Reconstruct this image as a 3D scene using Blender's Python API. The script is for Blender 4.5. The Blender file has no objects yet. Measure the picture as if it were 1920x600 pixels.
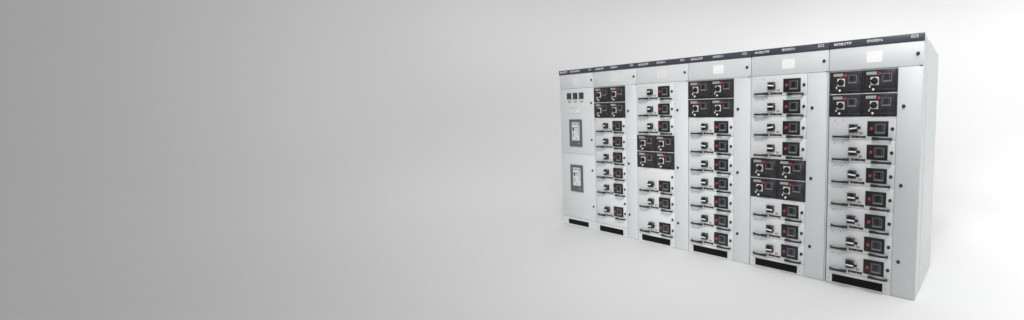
import bpy, bmesh, math, random
from mathutils import Vector, Matrix

random.seed(7)
scene = bpy.context.scene
COL = scene.collection

# ------------------------------------------------------------------ materials
def mat(name, col, rough=0.5, metal=0.0, noise=0.0, nscale=6.0, bump=0.0, bscale=400.0, spec=0.5, coat=0.0, rvar=0.0):
    m = bpy.data.materials.new(name); m.use_nodes = True
    nt = m.node_tree; b = nt.nodes['Principled BSDF']
    b.inputs['Base Color'].default_value = (*col, 1)
    b.inputs['Roughness'].default_value = rough
    b.inputs['Metallic'].default_value = metal
    b.inputs['Specular IOR Level'].default_value = spec
    b.inputs['Coat Weight'].default_value = coat
    if noise or rvar or bump:
        tc = nt.nodes.new('ShaderNodeTexCoord')
    if noise or rvar:
        n = nt.nodes.new('ShaderNodeTexNoise'); n.inputs['Scale'].default_value = nscale
        n.inputs['Detail'].default_value = 5; n.inputs['Roughness'].default_value = 0.6
        oi = nt.nodes.new('ShaderNodeObjectInfo')
        ad = nt.nodes.new('ShaderNodeVectorMath'); ad.operation = 'ADD'
        sc = nt.nodes.new('ShaderNodeVectorMath'); sc.operation = 'SCALE'; sc.inputs['Scale'].default_value = 40
        cb = nt.nodes.new('ShaderNodeCombineXYZ')
        nt.links.new(oi.outputs['Random'], cb.inputs[0]); nt.links.new(oi.outputs['Random'], cb.inputs[2])
        nt.links.new(cb.outputs[0], sc.inputs[0])
        nt.links.new(tc.outputs['Object'], ad.inputs[0]); nt.links.new(sc.outputs[0], ad.inputs[1])
        nt.links.new(ad.outputs[0], n.inputs['Vector'])
        if noise:
            mx = nt.nodes.new('ShaderNodeMix'); mx.data_type = 'RGBA'
            mx.inputs[6].default_value = (*[c * (1 - noise) for c in col], 1)
            mx.inputs[7].default_value = (*[min(1, c * (1 + noise)) for c in col], 1)
            nt.links.new(n.outputs['Fac'], mx.inputs[0]); nt.links.new(mx.outputs[2], b.inputs['Base Color'])
        if rvar:
            mr = nt.nodes.new('ShaderNodeMapRange')
            mr.inputs['From Min'].default_value = .3; mr.inputs['From Max'].default_value = .7
            mr.inputs['To Min'].default_value = max(.03, rough - rvar); mr.inputs['To Max'].default_value = rough + rvar
            nt.links.new(n.outputs['Fac'], mr.inputs['Value']); nt.links.new(mr.outputs[0], b.inputs['Roughness'])
    if bump:
        n2 = nt.nodes.new('ShaderNodeTexNoise'); n2.inputs['Scale'].default_value = bscale
        n2.inputs['Detail'].default_value = 2
        bp = nt.nodes.new('ShaderNodeBump'); bp.inputs['Strength'].default_value = bump
        bp.inputs['Distance'].default_value = 0.001
        nt.links.new(tc.outputs['Object'], n2.inputs['Vector'])
        nt.links.new(n2.outputs['Fac'], bp.inputs['Height']); nt.links.new(bp.outputs[0], b.inputs['Normal'])
    return m

PAINT   = mat('powder_coat', (.662, .687, .690), .42, noise=.03, nscale=3.0, bump=.10, bscale=350, rvar=.05)
DRAWP   = mat('drawer_coat', (.676, .694, .700), .42, noise=.025, nscale=3.0, bump=.10, bscale=350, rvar=.05)
SIDEP   = mat('side_panel_coat', (.560, .605, .602), .26, noise=.015, nscale=2.5, bump=.03, bscale=40, rvar=.015)
BANNER  = mat('banner_slate', (.050, .055, .076), .38, noise=.05, nscale=8)
LETTER  = mat('white_lettering', (.80, .80, .82), .5)
BLACK   = mat('black_plastic', (.011, .0115, .013), .42, noise=.1, nscale=30, rvar=.08, spec=.4)
HANDLE  = mat('black_lever_plastic', (.020, .021, .022), .36, noise=.1, nscale=20, rvar=.08)
CHAR    = mat('charcoal_plastic', (.026, .024, .028), .32, noise=.10, nscale=9, rvar=.10, spec=.42)
CHAR2   = mat('charcoal_face', (.031, .028, .032), .27, noise=.14, nscale=12, rvar=.10, spec=.42)
GREYPL  = mat('dark_grey_plastic', (.125, .130, .132), .45, noise=.08, nscale=30)
BEZEL   = mat('display_bezel_grey', (.125, .132, .142), .38)
SCREEN  = mat('display_screen', (.010, .011, .018), .16)
DOT     = mat('display_legend', (.20, .205, .22), .5)
DOTR    = mat('display_red_legend', (.26, .085, .08), .5)
RED     = mat('red_button', (.37, .045, .042), .34, coat=.5)
REDDK   = mat('red_button_collar', (.090, .011, .013), .4)
WHITE   = mat('white_plastic', (.86, .86, .85), .35)
WPLATE  = mat('switch_plate_white', (.66, .65, .63), .45, noise=.04, nscale=40)
LABEL   = mat('silver_label', (.42, .42, .42), .35, metal=.3, noise=.2, nscale=60)
STICK   = mat('sticker_pink_print', (.56, .49, .50), .6)
STRED   = mat('sticker_dark_print', (.20, .085, .095), .6)
STWHITE = mat('name_sticker', (.72, .735, .735), .5)
NPLATE  = mat('rating_plate_glare', (.93, .93, .93), .35, noise=.03, nscale=16, rvar=.10)  # white base colour stands in for glare on the aluminium plate
NPLATEW = mat('rating_plate_reflection', (.78, .755, .735), .35, noise=.04, nscale=35, rvar=.15)  # duller warm copy of the plate: its reflected surroundings put into the colour
NPRINT  = mat('rating_plate_print', (.84, .835, .83), .5)
NPRINTW = mat('rating_plate_print_warm', (.70, .63, .60), .5)
STEEL   = mat('screw_steel', (.30, .31, .31), .35, metal=.8)
GRILLE  = mat('grille_mesh_black', (.008, .0068, .0074), .65, spec=.2)
BRKFR   = mat('breaker_bezel_grey', (.105, .112, .115), .45, noise=.05, nscale=12)
BRKFACE = mat('breaker_face_white', (.70, .71, .72), .4, noise=.03, nscale=20)
BLUE    = mat('breaker_blue_print', (.10, .16, .34), .5)
GREYPR  = mat('breaker_grey_print', (.40, .41, .42), .5)
METER   = mat('meter_black', (.022, .024, .030), .22)
METERS  = mat('meter_screen', (.045, .048, .062), .12)
CREAM   = mat('control_plate_cream', (.70, .71, .69), .4, noise=.02, nscale=30)

# ------------------------------------------------------------------ mesh helpers
class MB:
    """collects boxes, discs and swept bars, each with a material, into ONE mesh. y is depth: negative = towards the viewer."""
    def __init__(s): s.bm = bmesh.new(); s.mats = []
    def mi(s, m):
        if m not in s.mats: s.mats.append(m)
        return s.mats.index(m)
    def box(s, x0, x1, z0, z1, y0, y1, m, bev=0.0, seg=2):
        t = bmesh.new(); bmesh.ops.create_cube(t, size=1)
        for v in t.verts:
            v.co = Vector(((x0 + x1) / 2 + v.co.x * (x1 - x0), (y0 + y1) / 2 + v.co.y * (y1 - y0), (z0 + z1) / 2 + v.co.z * (z1 - z0)))
        if bev: bmesh.ops.bevel(t, geom=t.edges[:], offset=bev, segments=seg, affect='EDGES', profile=.5)
        s._take(t, m); return s
    def disc(s, x, z, r, y0, y1, m, n=24, r2=None, bev=0.0):
        t = bmesh.new()
        bmesh.ops.create_cone(t, cap_ends=True, segments=n, radius1=r, radius2=r if r2 is None else r2, depth=1)
        for v in t.verts:
            # cone axis z: -0.5 is radius1 (kept at the wall), +0.5 radius2 (towards viewer)
            k = v.co.z + .5
            v.co = Vector((x + v.co.x, y1 + (y0 - y1) * k, z + v.co.y))
        if bev:
            f = [e for e in t.edges if all(abs(v.co.y - y0) < 1e-6 for v in e.verts)]
            bmesh.ops.bevel(t, geom=f, offset=bev, segments=3, affect='EDGES', profile=.5)
        bmesh.ops.recalc_face_normals(t, faces=t.faces[:])
        s._take(t, m); return s
    def bar(s, pts, m, thick=.010):
        """pts: (x, y, zc, height) along the bar; rectangular section, thick in the plan view"""
        t = bmesh.new(); rings = []
        n = len(pts)
        for i, (x, y, zc, h) in enumerate(pts):
            a = Vector(pts[max(0, i - 1)][:2]); b = Vector(pts[min(n - 1, i + 1)][:2])
            d = (b - a).normalized(); nn = Vector((-d.y, d.x)) * thick / 2
            rings.append([t.verts.new((x + sx * nn.x, y + sx * nn.y, zc + sz * h / 2)) for sx, sz in ((-1, -1), (1, -1), (1, 1), (-1, 1))])
        for a, b in zip(rings, rings[1:]):
            for k in range(4): t.faces.new((a[k], a[(k + 1) % 4], b[(k + 1) % 4], b[k]))
        t.faces.new(rings[0]); t.faces.new(rings[-1][::-1])
        bmesh.ops.recalc_face_normals(t, faces=t.faces[:])
        bmesh.ops.bevel(t, geom=t.edges[:], offset=.0022, segments=2, affect='EDGES', profile=.5, clamp_overlap=True)
        s._take(t, m); return s
    def rot(s, ang, x, z):
        bmesh.ops.rotate(s.bm, cent=(x, 0, z), matrix=Matrix.Rotation(ang, 3, 'Y'), verts=s.bm.verts[:]); return s
    def _take(s, t, m):
        i = s.mi(m)
        for f in t.faces: f.material_index = i; f.smooth = False
        me = bpy.data.meshes.new('t'); t.to_mesh(me); t.free(); s.bm.from_mesh(me); bpy.data.meshes.remove(me)
    def mesh(s, name, smooth=False):
        me = bpy.data.meshes.new(name); s.bm.to_mesh(me); s.bm.free()
        for m in s.mats: me.materials.append(m)
        if smooth:
            for p in me.polygons: p.use_smooth = True
            try: me.set_sharp_from_angle(angle=math.radians(35))
            except Exception: pass
        return me

def put(name, me, parent=None, loc=(0, 0, 0), rot=0.0, label=None):
    o = bpy.data.objects.new(name, me); COL.objects.link(o)
    o.parent = parent; o.location = loc
    if rot: o.rotation_euler = (0, rot, 0)
    if label: o['label'] = label
    return o

def text_mesh(body, height, width=None, shear=0.0, bold=0.0, spacing=1.0):
    """upright lettering lying on the y = 0 plane, lower-left corner at the origin"""
    c = bpy.data.curves.new('t', 'FONT'); c.body = body; c.size = 1; c.shear = shear; c.offset = bold
    c.space_character = spacing; c.extrude = 0.0
    o = bpy.data.objects.new('t', c); COL.objects.link(o)
    dg = bpy.context.evaluated_depsgraph_get(); dg.update()
    me = bpy.data.meshes.new_from_object(o.evaluated_get(dg))
    bpy.data.objects.remove(o); bpy.data.curves.remove(c)
    xs = [v.co.x for v in me.vertices]; ys = [v.co.y for v in me.vertices]
    x0, x1, y0, y1 = min(xs), max(xs), min(ys), max(ys)
    sy = height / (y1 - y0); sx = sy if width is None else width / (x1 - x0)
    for v in me.vertices: v.co = Vector(((v.co.x - x0) * sx, 0, (v.co.y - y0) * sy))
    bm = bmesh.new(); bm.from_mesh(me)
    r = bmesh.ops.extrude_face_region(bm, geom=bm.faces[:])
    bmesh.ops.translate(bm, verts=[g for g in r['geom'] if isinstance(g, bmesh.types.BMVert)], vec=(0, -.0008, 0))
    bmesh.ops.recalc_face_normals(bm, faces=bm.faces[:])
    bm.to_mesh(me); bm.free()
    me.materials.clear(); me.materials.append(LETTER)
    return me

# ------------------------------------------------------------------ shared pieces of the cabinets
W, H, D = .812, 2.2, .968          # one cabinet; the row stretches each a little in width
ROW = .2025                        # height of one drawer row
TOP = 1.9410                       # underside of the header door
XS = .6115                         # where the cable door starts
G = .0013                          # half a gap between two fronts
FY = .014                          # fronts are this thick; the carcass stands behind them

M_lock = MB().disc(0, 0, .0150, -.0025, 0, BLACK).disc(0, 0, .0138, -.008, -.0025, BLACK, bev=.0025).box(-.0085, .0085, -.0016, .0016, -.0086, -.0078, GREYPL).mesh('door_lock', True)
M_screw = MB().disc(0, 0, .0048, -.0018, 0, STEEL, n=12, bev=.001).box(-.0036, .0036, -.0006, .0006, -.0020, -.0017, BLACK).mesh('screw', True)
M_pin = MB().disc(0, 0, .006, -.004, 0, BLACK, n=12).mesh('hinge_pin', True)

def lever(flip, droop=0):
    s = -1 if flip else 1
    X = lambda x: (x if not flip else -x)
    pts = [(X(-.080), .001, 0, .0180), (X(-.0795), -.012, 0, .0180), (X(-.072), -.021, 0, .0175), (X(-.050), -.027, 0, .0170), (X(-.015), -.029, 0, .0170),
           (X(.014), -.028, 0, .0180), (X(.026), -.025, .001, .0215), (X(.036), -.023, .001, .0230), (X(.076), -.021, .001, .0230), (X(.081), -.019, .001, .0225)]
    b = MB().bar(pts, HANDLE, .012)
    xa, xb = sorted((X(.056), X(.074)))
    b.box(xa, xb, -.011, .002, -.019, .001, HANDLE, .002)
    return b.mesh('lever_handle', True)
M_lever_l, M_lever_r = lever(False), lever(True)

SB = .018                       # the switch plate stands on a raised base
def switch():
    b = MB().box(-.037, .037, -.035, .035, -SB, 0, BLACK, .002)
    b.box(-.040, .040, -.038, .038, -SB - .006, -SB, GREYPL, .0025)
    for sx in (-1, 1):
        for sz in (-1, 1): b.disc(sx * .031, sz * .029, .004, -SB - .0068, -SB - .005, BLACK, 10)
    b.disc(0, 0, .0345, -SB - .014, -SB - .006, BLACK, 32, bev=.003)
    return b
M_swbase = switch().mesh('switch_base', True)
def grip(tab):
    b = MB().disc(0, 0, .026, -SB - .020, -SB - .010, BLACK, 28, r2=.022)
    b.box(-.036, .040, -.0125, .0125, -SB - .036, -SB - .012, BLACK, .004)
    if tab: b.box(.036, .064, -.0115, .0115, -SB - .026, -SB - .008, BLACK, .003)
    b.box(-.0335, .036, -.0062, .0062, -SB - .0372, -SB - .0355, WHITE, .0005)
    b.box(-.0370, -.0355, -.0062, .0062, -SB - .032, -SB - .018, WHITE)
    return b.mesh('switch_knob', True)
M_grip, M_gript = grip(False), grip(True)

def panel_box():
    b = MB().box(-.0905, .0905, -.065, .065, -.007, 0, BLACK, .003)
    b.box(-.084, .084, -.0585, .0585, -.0085, -.006, BLACK, .001)
    return b.mesh('control_panel', True)
M_panel = panel_box()
M_btn = MB().disc(0, 0, .0195, -.006, 0, REDDK, 28, r2=.0175, bev=.002).disc(0, 0, .0140, -.015, -.005, RED, 28, r2=.0125, bev=.004).mesh('red_button', True)

def display(w, h, style):
    """a small protection module: grey bezel, dark screen, two columns of legends and a key row"""
    b = MB().box(-w / 2, w / 2, -h / 2, h / 2, -.004, 0, BEZEL, .0015)
    sx, z0, z1 = w * .40, -h * .27, h * .42
    b.box(-sx, sx, z0, z1, -.0046, -.0035, SCREEN)
    for k in range(3):
        zc = z0 + (z1 - z0) * (.22 + .28 * k)
        b.box(-sx * .84, -sx * .52, zc - h * .018, zc + h * .018, -.0050, -.0045, DOTR if style == k else DOT)
        b.box(sx * .52, sx * .72, zc - h * .03, zc + h * .03, -.0050, -.0045, DOT)
    for k in range(5):
        xc = -sx * .8 + k * sx * .4
        b.box(xc - w * .045, xc + w * .045, -h * .42, -h * .345, -.0055, -.0038, DOT if k % 2 else GREYPR)
    return b.mesh('display', True)
M_disp = [display(.087, .085, k) for k in range(3)]
M_disp_s = [display(.082, .073, k) for k in range(3)]

def interlock():
    b = MB().box(-.058, .058, -.0085, .0085, -.004, 0, BLACK, .001)
    for s in (-1, 1): b.box(s * .0585 - .0035, s * .0585 + .0035, -.0125, .0125, -.006, 0, BLACK, .001)
    b.box(-.050, -.030, -.005, .005, -.0046, -.0035, GREYPL)
    b.disc(.012, -.001, .004, -.0055, -.003, GREYPR, 10); b.disc(.030, -.001, .004, -.0055, -.003, STRED, 10)
    return b.mesh('interlock_plate', True)
M_inter = interlock()

def pos_sticker():
    b = MB().box(-.018, .018, -.0115, .0115, -.0006, 0, STICK)
    for k in range(3):
        z = -.007 + k * .007
        b.box(-.015, -.002, z - .002, z + .002, -.0009, -.0005, STRED); b.box(.001, .014, z - .0015, z + .0015, -.0009, -.0005, STRED)
    return b.mesh('position_sticker')
M_pos = pos_sticker()
M_name = MB().box(-.026, .026, -.011, .011, -.0007, 0, STWHITE).mesh('name_sticker')

def drawer_face(h):
    return MB().box(.012 + G, XS - G, G, h - G, 0, FY, DRAWP, .0018).mesh('drawer_face', True)
M_face1, M_face15 = drawer_face(ROW), drawer_face(ROW * 1.5)
M_spacer = MB().box(.012 + G, XS - G, G, ROW * .5 - G, 0, FY, DRAWP, .0022).mesh('blank_panel', True)

def half_body():
    x0, x1, z0, z1 = 0, .2975, .0012, ROW - .0100
    b = MB().box(x0, x1, z0, z1, -.004, FY, CHAR, .002)
    b.box(x0 + .004, x1 - .004, z0 + .010, z0 + .030, -.009, -.003, CHAR, .002)
    b.box(x0 + .020, x1 - .016, z0 + .030, z1 - .010, -.0075, -.003, CHAR2, .0035)
    # raised rails left and right of the face, and the pull lip along the bottom
    b.box(x0 + .002, x0 + .014, z0 + .004, z1 - .003, -.010, -.003, CHAR, .002)
    b.box(x1 - .013, x1 - .002, z0 + .004, z1 - .003, -.010, -.003, CHAR, .002)
    b.box(x0 + .090, x1 - .075, z0 + .010, z0 + .025, -.016, -.003, BLACK, .003)
    return b.mesh('half_drawer_body', True)
M_half = half_body()
M_hlabel = MB().box(-.045, .045, -.0125, .0125, -.0010, 0, LABEL).mesh('name_label')
M_hplate = MB().box(-.036, .036, -.0345, .0345, -.005, 0, WPLATE, .0015).mesh('switch_plate', True)
M_hknob = MB().disc(0, 0, .0285, -.016, -.005, BLACK, 32, bev=.003).box(-.034, .026, -.008, .008, -.024, -.012, BLACK, .003).mesh('switch_knob', True)
M_hlever = MB().box(-.0045, .0045, -.010, .010, -.006, 0, WHITE, .001).mesh('release_tab', True)
M_hdot = MB().disc(0, 0, .0100, -.009, 0, WHITE, 18, bev=.002).mesh('pull_stud', True)

def grille():
    x0, x1, z0, z1 = .073, .540, .015, .0885
    b = MB().box(x0, x1, z0, z1, .0005, .004, GRILLE)
    n = 58
    for k in range(n):
        x = x0 + (x1 - x0) * (k + .5) / n
        b.box(x - .0012, x + .0012, z0, z1, -.0012, .001, GRILLE)
    for k in range(9):
        z = z0 + (z1 - z0) * (k + .5) / 9
        b.box(x0, x1, z - .0012, z + .0012, -.0008, .001, GRILLE)
    return b
M_grille = grille().mesh('ventilation_grille')

def framed(x0, x1, z0, z1, hx0, hx1, hz0, hz1):
    """a front panel with a rectangular opening"""
    b = MB()
    b.box(x0, hx0, z0, z1, 0, FY, PAINT); b.box(hx1, x1, z0, z1, 0, FY, PAINT)
    b.box(hx0, hx1, z0, hz0, 0, FY, PAINT); b.box(hx0, hx1, hz1, z1, 0, FY, PAINT)
    bmesh.ops.remove_doubles(b.bm, verts=b.bm.verts[:], dist=1e-5)
    return b
M_plinth = framed(.012 + G, XS - G, .003, .1165, .073, .540, .015, .0885).mesh('plinth_panel')
M_plinth1 = framed(.012, .770, .003, .1235, .141, .597, .024, .092).mesh('plinth_panel')
M_grille1 = MB()
M_grille1 = grille(); bmesh.ops.scale(M_grille1.bm, vec=(.456 / .467, 1, .068 / .0735), verts=M_grille1.bm.verts[:])
bmesh.ops.translate(M_grille1.bm, vec=(.141 - .073 * .456 / .467, 0, .024 - .015 * .068 / .0735), verts=M_grille1.bm.verts[:])
M_grille1 = M_grille1.mesh('ventilation_grille')

def rating_plate(warm):
    a, p = (NPLATEW, NPRINTW) if warm else (NPLATE, NPRINT)
    b = MB().box(-.067, .067, -.045, .045, -.0012, 0, a, 0)
    bmesh.ops.bevel(b.bm, geom=[e for e in b.bm.edges if abs(e.verts[0].co.y - e.verts[1].co.y) > 1e-4], offset=.008, segments=4, affect='EDGES', profile=.5)
    b.box(-.040, .020, .024, .031, -.0016, -.0010, p)
    rnd = random.Random(5 + warm)
    for r in range(4):
        x = -.052
        while x < .040:
            l = rnd.uniform(.012, .030); b.box(x, min(.052, x + l), .008 - r * .013, .0115 - r * .013, -.0016, -.0010, p); x += l + .006
    return b.mesh('rating_plate')
M_rating = [rating_plate(0), rating_plate(1)]

def carcass(w, rails=(), dx=0, x0=.003):
    b = MB().box(x0, w - .002, .0, H - .0035, FY + .001, D, PAINT, .003)
    for z in rails: b.box(.013 + dx, XS - .003 + dx, z - .0088, z - .0010, -.002 if z < TOP - .01 else .007, FY + .004, PAINT, .001)
    return b.mesh('cabinet_carcass')

M_banner = MB().box(.0015, W - .0010, 2.1395, H, -.006, FY + .003, BANNER, .002).mesh('header_banner', True)
M_header = MB().box(.0035, W - .0045, TOP + G, 2.1370, 0, FY, PAINT, .0022).mesh('header_door', True)
def side_panel():
    b = MB().box(W - .0025, W + .0005, .004, H - .010, .205, D - .006, SIDEP, .001)
    return b.mesh('side_panel')
M_side = side_panel()

# ------------------------------------------------------------------ drawers
def drawer(cab, z, tall=False, tab=False, tilt=0.0, disp=0, name=False, part='drawer', label=None):
    d = put(part, M_face15 if tall else M_face1, cab, (0, 0, z), label=label)
    h = ROW * (1.5 if tall else 1)
    dz = 0
    put('screw', M_screw, d, (.068, 0, h - .033)); put('screw', M_screw, d, (.144, 0, h - .033))
    if name: put('name_sticker', M_name, d, (.106, 0, h - .035))
    sz = .098 + (.010 if tall else 0)
    put('switch_base', M_swbase, d, (.2445, 0, sz))
    put('switch_knob', M_gript if (tab or tall) else M_grip, d, (.2535, 0, sz), rot=tilt)
    put('position_sticker', M_pos, d, (.3145, 0, .0555))
    put('interlock_plate', M_inter, d, (.2925, 0, .0255))
    put('lever_handle', M_lever_l, d, (.1345, 0, .0235))
    put('lever_handle', M_lever_r, d, (.4950, 0, .0125))
    put('control_panel', M_panel, d, (.4575, 0, .0975))
    put('red_button', M_btn, d, (.4065, -.0085, .0980))
    put('display', M_disp[disp], d, (.4785, -.0085, .0960))
    put('drawer_lock', M_lock, d, (.5805, 0, .097 if not tall else .085))
    if tall: put('drawer_lock', M_lock, d, (.5785, 0, .215))
    return d

def half_pair(cab, z, dx=0, disp=(0, 1)):
    for k, x in enumerate((.0135, .3135)):
        d = put('half_width_drawer', M_half, cab, (x + dx, 0, z))
        f = -.0075
        put('name_label', M_hlabel, d, (.079, f, .164))
        put('red_button', M_btn, d, (.1485, f, .155))
        put('switch_plate', M_hplate, d, (.1075, f, .0965)); put('switch_knob', M_hknob, d, (.1085, f, .0965), rot=random.uniform(-.15, .15))
        put('display', M_disp_s[disp[k]], d, (.2110, f, .121))
        put('release_tab', M_hlever, d, (.066, f, .051))
        put('pull_stud', M_hdot, d, (.098, -.014 if 0 else -.009, .0265))

def lettering(ban, cn, x0, x1, scale=1.0):
    y = -.0062
    put('logo_lettering', T_LOGO, ban, (.042, y, 2.1610))
    put('logo_mark', T_MARK, ban, (.206, y, 2.1800))
    put('name_lettering', text_mesh(cn, .0255, x1 - x0, bold=.012), ban, (x0, y, 2.1615))
    put('series_lettering', T_GCS, ban, (.705, y, 2.1645))
T_LOGO = text_mesh('MOELSTR', .0225, .160, shear=.22, bold=.026, spacing=1.02)
T_MARK = MB().disc(0, 0, .0042, -.0008, 0, LETTER, 14).mesh('logo_mark')
T_GCS = text_mesh('GCS', .0235, .058, bold=.022, spacing=1.2)

def feeder(x, w, rows, cn, label, dx=0, x0=.003, group='switchgear cabinets bolted side by side'):
    cab = bpy.data.objects.new('switchgear_cabinet', None); COL.objects.link(cab)
    cab.location = (x, 0, 0); cab.scale = (w / W, 1, 1)
    cab.empty_display_size = .3
    cab['label'] = label; cab['category'] = 'cabinet'; cab['group'] = group
    rails = []
    z = TOP
    plan = []
    for r in rows:
        h = {'h': 1, 'd': 1, 'n': 1, 't': 1.5, 'b': .5}[r] * ROW
        z -= h; plan.append((r, z))
    for (r, zz), nx in zip(plan, plan[1:] + [(None, None)]):
        if r == 'h': rails.append(zz + ROW)
    put('carcass', carcass(W, rails, dx, x0), cab)
    put('side_panel', M_side, cab)
    return cab, plan

def common(cab, cn, warm, strip_w=.0, nx=(.340, .478), npx=.410):
    b = put('header_banner', M_banner, cab); lettering(b, cn, *nx)
    hd = put('header_door', M_header, cab)
    put('rating_plate', M_rating[warm], hd, (npx, 0, 2.0405)); put('door_lock', M_lock, hd, (.7635, 0, 2.0385))
    put('hinge_pin', M_pin, hd, (.792, .0, TOP + .001))

M_pl = M_plinth
def build_feeder(x, w, rows, cn, warm, label, tabs=False, tilts=(), gap=.0030, names=(), dx=0, x0=.003):
    cab, plan = feeder(x, w, rows, cn, label, dx, x0)
    def shift(o): o.location.x += dx; return o
    common(cab, cn, warm)
    cd = MB().box(XS + G + dx, W - .003 - gap, .003, TOP - G, 0, FY, PAINT, .0022).mesh('cable_door', True)
    s = put('cable_door', cd, cab)
    for z in (1.6185, .958, .306): put('door_lock', M_lock, s, (.6655 + dx * 1.15, 0, z))
    i = 0
    for r, z in plan:
        if r == 'h': half_pair(cab, z, dx, (random.randrange(3), random.randrange(3)))
        elif r == 'b': put('blank_panel', M_spacer, cab, (dx, 0, z))
        else:
            t = tilts[i % len(tilts)] if tilts else 0
            shift(drawer(cab, z, r == 't', tabs, t, random.randrange(3), i in names, part='tall_drawer' if r == 't' else 'drawer')); i += 1
    p = shift(put('plinth_panel', M_plinth, cab))
    put('ventilation_grille', M_grille, p)
    put('screw', M_screw, p, (.039, 0, .046)); put('screw', M_screw, p, (.567, 0, .046))
    return cab

U = [0, .7734, 1.5879, 2.4204, 3.2592, 4.0958, 4.9037]
WD = [b - a for a, b in zip(U, U[1:])]

build_feeder(U[1], WD[1], 'hhdddddtb', '馈线柜F2', 1, 'light grey cabinet with charcoal units on top, directly beside the cabinet with breaker windows',
             tilts=(.1, -.02, .06, 0, .03, 0), names=(0, 5), dx=-.010)
build_feeder(U[2], WD[2], 'dddhhtdt', '馈线柜F3', 1, 'light grey cabinet with charcoal units midway and two taller drawers beneath them',
             tilts=(-.03, -.02, 0, -.12, .12, -.02), dx=-.010)
build_feeder(U[3], WD[3], 'hhddddddd', '馈线柜F4', 0, 'light grey cabinet bannered F4, charcoal units on top, directly left of the one bannered F5',
             tilts=(0, .14, .02, -.04, -.06, .08, .08), dx=-.008)
build_feeder(U[4], WD[4], 'ddddhhddd', '馈线柜F5', 0, 'light grey cabinet bannered F5, charcoal units midway below four equal drawers',
             tilts=(.10, .02, -.16, 0, .02, .12, -.05), gap=.010, dx=-.007)
build_feeder(U[5], WD[5], 'hhddddddd', '馈线柜F6', 0, 'rightmost and nearest light grey cabinet, bannered F6, its pale side panel showing',
             tabs=True, tilts=(-.14, .02, .10, .02, .03, 0, .03), names=(0,), x0=.010)

# ------------------------------------------------------------------ incomer cabinet with two breakers
def breaker(door, zc):
    b = MB(); x0, x1, z0, z1 = .222, .497, zc - .189, zc + .189
    ix0, ix1, iz0, iz1 = .270, .452, zc - .105, zc + .152
    for a in ((x0, ix0, z0, z1), (ix1, x1, z0, z1), (ix0, ix1, z0, iz0), (ix0, ix1, iz1, z1)): b.box(*a, -.010, 0, BRKFR)
    b.box(ix0 + .028, ix0 + .075, z0 + .030, z0 + .060, -.0115, -.009, GREYPL, .001); b.disc(ix0 + .060, z0 + .045, .008, -.014, -.010, REDDK, 14)
    b.disc(ix1 - .020, z0 + .045, .010, -.014, -.010, GREYPR, 14)
    put('breaker_bezel', b.mesh('breaker_bezel'), door)
    f = MB().box(ix0, ix1, iz0, iz1, -.003, 0, BRKFACE)
    f.box(ix0 + .016, ix0 + .105, iz1 - .034, iz1 - .022, -.0036, -.002, BLUE)
    f.box(ix1 - .050, ix1 - .030, iz1 - .040, iz1 - .016, -.0045, -.002, METER)
    f.box(ix1 - .042, ix1 - .036, iz0 + .070, iz1 - .040, -.0040, -.002, GREYPL)
    f.box(ix0 + .020, ix0 + .050, zc + .032, zc + .080, -.006, -.002, BLACK, .001)
    for r in (0, 1):
        for c in (0, 1): f.box(ix0 + .072 + c * .028, ix0 + .090 + c * .028, zc + .066 - r * .030, zc + .080 - r * .030, -.0045, -.002, GREYPL if r == 0 else GREYPR)
    f.box(ix0 + .018, ix0 + .052, iz0 + .050, iz0 + .110, -.0036, -.002, GREYPR)
    f.box(ix0 + .070, ix0 + .120, iz0 + .020, iz0 + .030, -.0036, -.002, GREYPR)
    put('breaker_face', f.mesh('breaker_face'), door)

cab = bpy.data.objects.new('switchgear_cabinet', None); COL.objects.link(cab)
cab.location = (U[0], 0, 0)
cab['label'] = 'leftmost light grey cabinet with two breaker windows and three small black meters'
cab['category'] = 'cabinet'; cab['group'] = 'switchgear cabinets bolted side by side'
w1 = WD[0]
put('carcass', MB().box(.003, w1 - .002, 0, H - .0035, FY + .001, D, PAINT, .003).mesh('cabinet_carcass'), cab)
bn = put('header_banner', MB().box(.0015, w1 - .001, 2.1395, H, -.006, FY + .003, BANNER, .004).mesh('header_banner', True), cab)
put('logo_lettering', T_LOGO, bn, (.026, -.0062, 2.1610)); put('logo_mark', T_MARK, bn, (.190, -.0062, 2.180))
put('name_lettering', text_mesh('低压总进线柜F1', .0250, .222, bold=.012), bn, (.267, -.0062, 2.1615)); put('series_lettering', T_GCS, bn, (.668, -.0062, 2.1645))
def door1(name, z0, z1):
    return put(name, MB().box(.010, .757, z0, z1, 0, FY, PAINT, .0022).mesh(name, True), cab)
hd = door1('header_door', TOP + G, 2.137)
put('rating_plate', M_rating[1], hd, (.376, 0, 2.0405)); put('door_lock', M_lock, hd, (.720, 0, 2.040))
ud = door1('instrument_door', 1.0345 + G, TOP - G)
ld = door1('breaker_door', .126 + G, 1.0345 - G)
M_meter = MB().box(-.046, .046, -.043, .043, -.010, 0, METER, .003).box(-.038, .038, -.022, .034, -.0106, -.009, METERS).box(-.022, .022, -.036, -.028, -.0106, -.009, GREYPL).mesh('panel_meter', True)
M_mlab = MB().box(-.027, .027, -.008, .008, -.001, 0, GREYPL).mesh('meter_label')
for x, lx in ((.226, .229), (.362, .365), (.500, .501)):
    put('panel_meter', M_meter, ud, (x, 0, 1.837)); put('meter_label', M_mlab, ud, (lx, 0, 1.7565))
cp = MB().box(.240, .466, 1.598, 1.712, -.006, 0, CREAM, .002)
cp.disc(.270, 1.671, .0075, -.0085, -.005, BLACK, 14)
for a in ((.315, .345, 1.695, 1.699), (.355, .400, 1.695, 1.700), (.300, .330, 1.668, 1.676), (.360, .395, 1.668, 1.676), (.310, .360, 1.632, 1.636)): cp.box(*a, -.0066, -.005, GREYPR)
cp.box(.385, .440, 1.615, 1.640, -.0075, -.005, WHITE, .001)
put('controller_plate', cp.mesh('controller_plate'), ud)
breaker(ud, 1.326); breaker(ld, .692)
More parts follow.
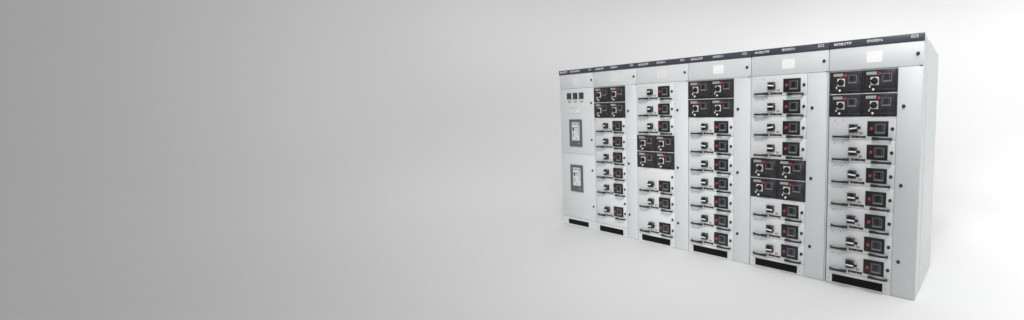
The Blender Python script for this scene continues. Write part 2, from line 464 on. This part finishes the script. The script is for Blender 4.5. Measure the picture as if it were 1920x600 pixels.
put('door_lock', M_lock, ud, (.706, 0, 1.734)); put('door_lock', M_lock, ud, (.703, 0, 1.237))
put('door_lock', M_lock, ld, (.706, 0, .823)); put('door_lock', M_lock, ld, (.714, 0, .328))
p1 = put('plinth_panel', M_plinth1, cab); put('ventilation_grille', M_grille1, p1)
put('side_panel', M_side, cab, (w1 - W, 0, 0))

# ------------------------------------------------------------------ added sweep: floor curving up into a backdrop, made to take the lamp gradient
CX, CY, R0, ARC, HGT = 5.35, -3.2, 6.9, 10.0, 9.0
def sweep():
    bm = bmesh.new(); prof = [(r, 0) for r in (0, 1, 2, 3, 4, 5, 6, R0 - .05)]
    r, z, steps = R0, 0.0, 72                        # the sheet lifts off the floor with a curvature that starts from nothing
    for k in range(steps):
        prof.append((r, z)); t = (k + .5) / steps; phi = math.pi / 2 * t * t * (3 - 2 * t)
        r += ARC / steps * math.cos(phi); z += ARC / steps * math.sin(phi)
    prof.append((r, z)); prof.append((r, max(z + .5, HGT)))
    n = 144; cen = bm.verts.new((CX, CY, 0)); rings = []
    a0, a1 = math.radians(-60), math.radians(160)        # azimuths (from +x, counter-clockwise) that carry the upright part: the rest is open floor
    for j in range(n):
        a = 2 * math.pi * j / n
        lim = len(prof)
        rings.append([None] + [bm.verts.new((CX + r * math.cos(a), CY + r * math.sin(a), z)) for r, z in prof[1:]])
    deg = lambda j: 360 * j / n
    for j in range(n):
        A, B = rings[j], rings[(j + 1) % n]
        bm.faces.new((cen, A[1], B[1]))
        wall = deg(j) >= SW0 and deg(j) < SW1
        for k in range(1, len(prof) - 1):
            if k >= 8 and not wall: continue
            bm.faces.new((A[k], A[k + 1], B[k + 1], B[k]))
    bmesh.ops.delete(bm, geom=[v for v in bm.verts if not v.link_faces], context='VERTS')
    me = bpy.data.meshes.new('backdrop'); bm.to_mesh(me); bm.free()
    for p in me.polygons: p.use_smooth = True
    return me
SW0, SW1 = 20, 240
BACK = mat('added_sweep_grey', (.62, .62, .62), .85, noise=.006, nscale=1.5, spec=.15)
bd = put('backdrop', sweep()); bd.data.materials.append(BACK)
bd['kind'] = 'structure'; bd['label'] = 'pale grey sweep, added under and behind the cabinets to catch the light gradient'

# ------------------------------------------------------------------ light
world = bpy.data.worlds.new('World'); scene.world = world; world.use_nodes = True
bg = world.node_tree.nodes['Background']; bg.inputs[0].default_value = (1, 1, 1, 1); bg.inputs[1].default_value = .25
#LIGHTS-BEGIN
bg.inputs[1].default_value = 0.4705
LAMPS = [  # position, aim, diameter, power, beam spread in degrees
    ((5.35, -3.3, 6.2), (0.43, -2.33, 0), 2.2, 4.2, 45),
    ((5.35, -3.3, 6.2), (-3.02, -1.72, 0.3), 2.2, 9.9, 40),
    ((5.35, -3.3, 6.2), (-6.66, -1.08, 4), 2.2, 4.6, 45),
    ((5.35, -3.3, 4.6), (-6.47, -1.12, 2), 2.0, 14.3, 50),
    ((5.35, -3.3, 6.2), (-2.64, -0.29, 0.3), 2.2, 6.2, 40),
    ((5.35, -3.3, 6.2), (-6.11, 0.97, 4), 2.2, 21.6, 45),
    ((5.35, -3.3, 4.6), (-5.93, 0.9, 2), 2.0, 5.7, 50),
    ((5.35, -3.3, 6.2), (-5.22, 2.9, 4), 2.2, 11.2, 45),
    ((5.35, -3.3, 6.2), (1.52, 0.01, 0), 2.2, 20.5, 45),
    ((5.35, -3.3, 6.2), (-4.0, 4.64, 4), 2.2, 39.5, 45),
    ((5.35, -3.3, 6.2), (2.14, 0.63, 0), 2.2, 7.0, 45),
    ((5.35, -3.3, 6.2), (-2.49, 6.15, 4), 2.2, 17.3, 45),
    ((5.35, -3.3, 6.2), (-0.75, 7.37, 4), 2.2, 47.5, 45),
    ((5.35, -3.3, 6.2), (1.18, 8.26, 4), 2.2, 22.8, 45),
    ((5.35, -3.3, 6.2), (3.23, 8.81, 4), 2.2, 36.0, 45),
    ((5.35, -3.3, 6.2), (5.35, 5.3, 0.3), 2.2, 51.2, 40),
    ((5.35, -3.3, 2.8), (11.35, 7.19, 1.5), 1.6, 37.9, 55),
    ((6.6, 1.5, 6.8), (6.6, 1.5, 0), 2.0, 14.0, 70),
    ((7, 3, 6.8), (7, 3, 0), 2.0, 16.2, 70),
    ((6.5, -0.5, 6.8), (6.5, -0.5, 0), 2.0, 70.8, 70),
    ((7.5, 5, 6.8), (7.5, 5, 0), 2.0, 30.5, 70),
    ((-2, 2, 6.8), (-2, 2, 0), 2.0, 23.6, 70),
    ((-3, 0, 6.8), (-3, 0, 0), 2.0, 5.1, 70),
    ((3, -6.5, 2.6), (1, 0, 1.2), 3, 16.3, 60),
    ((9, 2, 5.5), (6.5, 9, 4), 2.0, 166.7, 90),
]
#LIGHTS-END
def added_lamp(loc, tgt, size, power, spread=180):  # unseen lamp, added to grade the sweep and fill the cabinet fronts
    l = bpy.data.lights.new('added_lamp', 'AREA'); l.shape = 'DISK'; l.size = size; l.energy = power; l.spread = math.radians(spread)
    o = bpy.data.objects.new('added_lamp', l); COL.objects.link(o); o.location = loc
    o.rotation_euler = (Vector(tgt) - Vector(loc)).to_track_quat('-Z', 'Y').to_euler()
    return o
for a in LAMPS: added_lamp(*a)

# ------------------------------------------------------------------ camera
cd = bpy.data.cameras.new('camera'); cam = bpy.data.objects.new('camera', cd); COL.objects.link(cam); scene.camera = cam
f, px, py, yaw, pitch, roll = 704.3508, 1460.5456, 290.4887, -.5037, -.0687, .0130
C0 = Vector((5.3669, -3.2229, 1.4176))
cy, sy, cp_, sp = math.cos(yaw), math.sin(yaw), math.cos(pitch), math.sin(pitch)
fwd = Vector((sy * cp_, cy * cp_, sp)); right = Vector((cy, -sy, 0)); up = right.cross(fwd)
r2 = math.cos(roll) * right + math.sin(roll) * up; u2 = -math.sin(roll) * right + math.cos(roll) * up
cam.matrix_world = Matrix(((r2.x, u2.x, -fwd.x, C0.x), (r2.y, u2.y, -fwd.y, C0.y), (r2.z, u2.z, -fwd.z, C0.z), (0, 0, 0, 1)))
cd.sensor_fit = 'HORIZONTAL'; cd.sensor_width = 36; cd.lens = f / 1920 * 36
cd.shift_x = (960 - px) / 1920; cd.shift_y = (py - 300) / 1920
cd.clip_end = 200

# ------------------------------------------------------------------ render settings
scene.view_settings.view_transform = 'Standard'; scene.view_settings.look = 'None'
scene.view_settings.exposure = 0; scene.view_settings.gamma = 1
scene.render.engine = 'CYCLES'
scene.cycles.use_denoising = True
scene.cycles.max_bounces = 8
